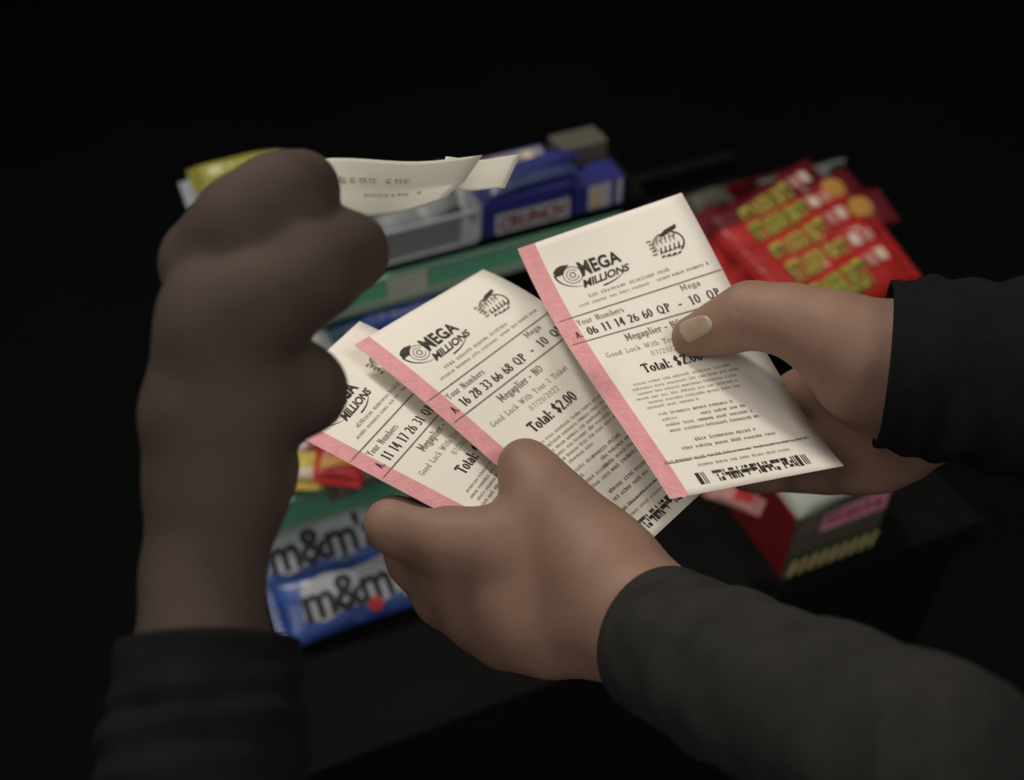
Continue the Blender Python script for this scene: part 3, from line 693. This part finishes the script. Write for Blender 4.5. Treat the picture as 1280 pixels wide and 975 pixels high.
def nail(fl, base, tip, width_px, m, parent, name='thumbnail'):
    """a nail plate on the skin: base and tip are (px, py, depth) above it; traced towards the skin away from the camera"""
    b = np.array(P(*base)); t_ = np.array(P(*tip)); ax = t_-b; L = np.linalg.norm(ax); ax /= L
    view = np.array(P(*base))-np.array(CAM); view /= np.linalg.norm(view)
    sd = np.cross(ax, view); sd /= np.linalg.norm(sd); W = width_px*base[2]/F/2
    nx, ny = 12, 10; top_, bot = [], []
    for j in range(ny+1):
        v = j/ny
        for i in range(nx+1):
            u = i/nx*2-1; ww = W*(.80+.2*math.sin(math.pi*min(1, v*1.2)*.5))
            yy = v*L
            if v < .25: yy += (1-math.sqrt(max(0, 1-u*u)))*L*.16*(1-v/.25)
            if v > .75: yy -= (1-math.sqrt(max(0, 1-u*u*.95)))*L*.20*((v-.75)/.25)
            p = b+ax*yy+sd*u*ww-view*.02
            q = fl.drop(p, view); nn = fl.grad(q[None])[0]
            edge = max(abs(u), abs(v*2-1))
            top_.append(Vector(q+nn*(.0007 if edge < .95 else .0002))); bot.append(Vector(q-nn*.0004))
    N = len(top_); fs = []
    for j in range(ny):
        for i in range(nx):
            a = j*(nx+1)+i; fs.append((a, a+1, a+nx+2, a+nx+1)); fs.append((N+a, N+a+nx+1, N+a+nx+2, N+a+1))
    for i in range(nx):
        c0 = ny*(nx+1); fs.append((i, N+i, N+i+1, i+1)); fs.append((c0+i, c0+i+1, N+c0+i+1, N+c0+i))
    for j in range(ny):
        a = j*(nx+1); c0 = a+nx; fs.append((a, a+nx+1, N+a+nx+1, N+a)); fs.append((c0, N+c0, N+c0+nx+1, c0+nx+1))
    return mesh(name, top_+bot, fs, m, parent, smooth=True)
def sleeve(pts, m, parent, seed=0, name='sleeve', flat=1.0, up=(0, 0, 1)):
    """pts: (px, py, depth, radius px) along the arm, cuff first; a cloth tube with thickness, hem and folds"""
    C0 = [np.array(P(*p[:3])) for p in pts]; R0 = [p[3]*p[2]/F for p in pts]
    n = 46; seg = 48; rs = np.random.default_rng(seed); ph = rs.uniform(0, 6.28, 8)
    ring = []
    for j in range(n+1):
        t = j/n*(len(pts)-1); k = min(len(pts)-2, int(t)); f = t-k
        c = C0[k]*(1-f)+C0[k+1]*f; r = R0[k]*(1-f)+R0[k+1]*f; ax = C0[k+1]-C0[k]; ax /= np.linalg.norm(ax)
        e1 = np.cross(ax, np.array(up, float)); e1 /= np.linalg.norm(e1); e2 = np.cross(e1, ax); ring.append((c, r, e1, e2, ax, j/n))
    def rad(r, a, s):
        fold = .03*math.sin(s*34+2.2*math.sin(a+ph[0])+ph[1])*min(1, s*4)+.025*math.sin(s*15+3*math.sin(a*2+ph[2])+ph[3])*min(1, s*6)
        hem = .012 if s < .045 else 0.0
        if .045 <= s < .07: hem = -.01
        return r*(1+fold+hem)
    vs = []; fs = []; layers = []
    for (c, r, e1, e2, ax, s) in ring:
        layers.append([c+(e1*math.cos(a)+e2*math.sin(a)*flat)*rad(r, a, s) for a in np.linspace(0, 2*math.pi, seg, endpoint=False)])
    inner = []
    for (c, r, e1, e2, ax, s) in ring[:14][::-1]:
        inner.append([c+(e1*math.cos(a)+e2*math.sin(a)*flat)*(rad(r, a, s)-.0022) for a in np.linspace(0, 2*math.pi, seg, endpoint=False)])
    lay = inner+layers                       # inside going out to the cuff, then back along the outside
    for l in lay: vs += [Vector(v) for v in l]
    for j in range(len(lay)-1):
        for i in range(seg):
            a = j*seg+i; b = j*seg+(i+1) % seg; fs.append((a, b, b+seg, a+seg))
    fs.append([(len(lay)-1)*seg+i for i in range(seg)])
    return mesh(name, vs, fs, m, parent, smooth=True)

# --- first person: the left hand holding the fan (bottom) and the right hand holding the top ticket
lh = Flesh(.0042)
lh.chain([(655, 580, .492, 30), (668, 602, .487, 33), (696, 640, .478, 40), (734, 686, .468, 54), (760, 716, .46, 62)])      # thumb
lh.chain([(690, 650, .478, 36), (620, 682, .480, 38)])                                                   # web to the index knuckle
lh.chain([(760, 716, .46, 60), (815, 780, .445, 66), (900, 840, .415, 70)])                             # heel of the hand and wrist
lh.chain([(740, 760, .465, 48), (810, 800, .447, 58), (900, 850, .415, 70)])
lh.chain([(640, 684, .478, 38), (560, 676, .485, 34), (492, 656, .492, 28), (500, 655, .530, 25), (560, 640, .565, 23), (600, 625, .57, 19)])   # index finger, folded behind the tickets
lh.chain([(720, 730, .470, 46), (640, 700, .485, 40)])
lh.chain([(730, 760, .468, 46), (640, 745, .482, 40), (560, 712, .497, 31), (520, 700, .512, 27), (530, 690, .545, 24), (600, 670, .57, 20)])   # middle finger
lh.chain([(740, 790, .465, 42), (660, 785, .478, 34), (590, 765, .492, 29), (552, 748, .508, 25), (565, 735, .54, 22), (630, 705, .565, 18)])   # ring finger
lh.chain([(750, 800, .462, 38), (690, 808, .474, 28), (630, 800, .488, 25), (600, 785, .505, 22), (612, 770, .532, 19), (660, 745, .55, 16)])   # little finger
lh.crease((655, 607, .478), (690, 598, .478), .0009, .0004); lh.crease((655, 614, .478), (694, 605, .478), .0008, .0003)

rh = Flesh(.0042)
rh.chain([(864, 421, .516, 24), (902, 409, .508, 26), (938, 393, .499, 33), (990, 400, .489, 36), (1040, 420, .483, 46), (1080, 442, .482, 58)])   # thumb
rh.chain([(1080, 442, .482, 60), (1180, 455, .475, 78), (1300, 470, .47, 80)])                           # heel, wrist
rh.chain([(1080, 470, .49, 58), (1160, 480, .485, 70)])
rh.chain([(1120, 480, .505, 50), (1060, 470, .52, 44), (1000, 500, .545, 30), (960, 560, .556, 24), (932, 592, .548, 20)])          # index finger behind the ticket
rh.chain([(1130, 510, .50, 50), (1085, 522, .52, 40), (1035, 548, .54, 30), (1000, 578, .548, 24), (962, 594, .544, 18)])        # middle finger
rh.chain([(1140, 530, .50, 46), (1110, 550, .515, 34), (1070, 572, .53, 26), (1035, 586, .536, 21), (1004, 592, .536, 17)])       # ring finger
rh.chain([(1150, 540, .50, 40), (1130, 562, .51, 28), (1100, 584, .52, 21), (1070, 592, .524, 17)])       # little finger
rh.crease((921, 388, .488), (926, 416, .490), .0013, .0009); rh.crease((937, 390, .486), (942, 420, .487), .0013, .0009); rh.crease((929, 392, .487), (931, 410, .489), .001, .0005)
rh.crease((970, 430, .48), (1010, 470, .48), .0014, .0006)

person = thing('person', 'person in dark sleeves, one hand holding the ticket fan, the other the top ticket', 'person', P(800, 760, .50))
X1_, F1_ = lh.hull(); X2_, F2_ = rh.hull()
V_ = [Vector(v) for v in X1_]+[Vector(v) for v in X2_]
body = mesh('body', V_, F1_+[tuple(i+len(X1_) for i in f) for f in F2_], SKIN, person, smooth=True)
nail(rh, (889, 401, .47), (848, 420, .47), 29, NAIL, person)
sleeve([(826, 800, .438, 94), (900, 838, .408, 104), (1010, 888, .368, 116), (1200, 970, .31, 140)], SLEEVE, person, 3)
sleeve([(1103, 455, .481, 104), (1180, 462, .476, 116), (1300, 475, .47, 126), (1500, 500, .46, 140)], SLEEVEB, person, 5)

# --- second person: dark hand close to the camera at the left, pinching the pale slips
dh = Flesh(.0032)
dh.chain([(262, 330, .375, 62), (306, 286, .366, 58), (352, 250, .374, 53), (378, 234, .384, 45)])          # index finger
dh.chain([(265, 420, .355, 62), (330, 382, .355, 56), (390, 342, .365, 52), (434, 316, .380, 52)])          # thumb
dh.chain([(250, 520, .36, 70), (320, 500, .362, 54), (377, 487, .372, 48), (382, 490, .385, 42), (340, 520, .40, 34)])   # curled middle finger
dh.chain([(255, 600, .365, 62), (315, 590, .375, 46), (330, 585, .39, 34), (300, 580, .405, 28)])           # curled ring finger
dh.chain([(262, 390, .36, 60), (266, 500, .362, 64), (262, 610, .362, 66), (252, 720, .360, 66), (256, 830, .352, 80), (255, 960, .34, 92)])
dh.chain([(285, 450, .358, 58), (288, 560, .362, 54), (292, 620, .362, 54), (264, 720, .36, 50)])
dark = thing('person', 'person with the dark blurred hand close to the camera, pinching pale slips', 'person', P(260, 600, .37))
X3_, F3_ = dh.hull(.0018)
mesh('body', [Vector(v) for v in X3_], F3_, SKIND, dark, smooth=True)
sleeve([(262, 806, .353, 112), (258, 900, .345, 124), (250, 1000, .335, 132), (240, 1180, .32, 142)], SLEEVEB, dark, 9, up=(1, 0, 0))
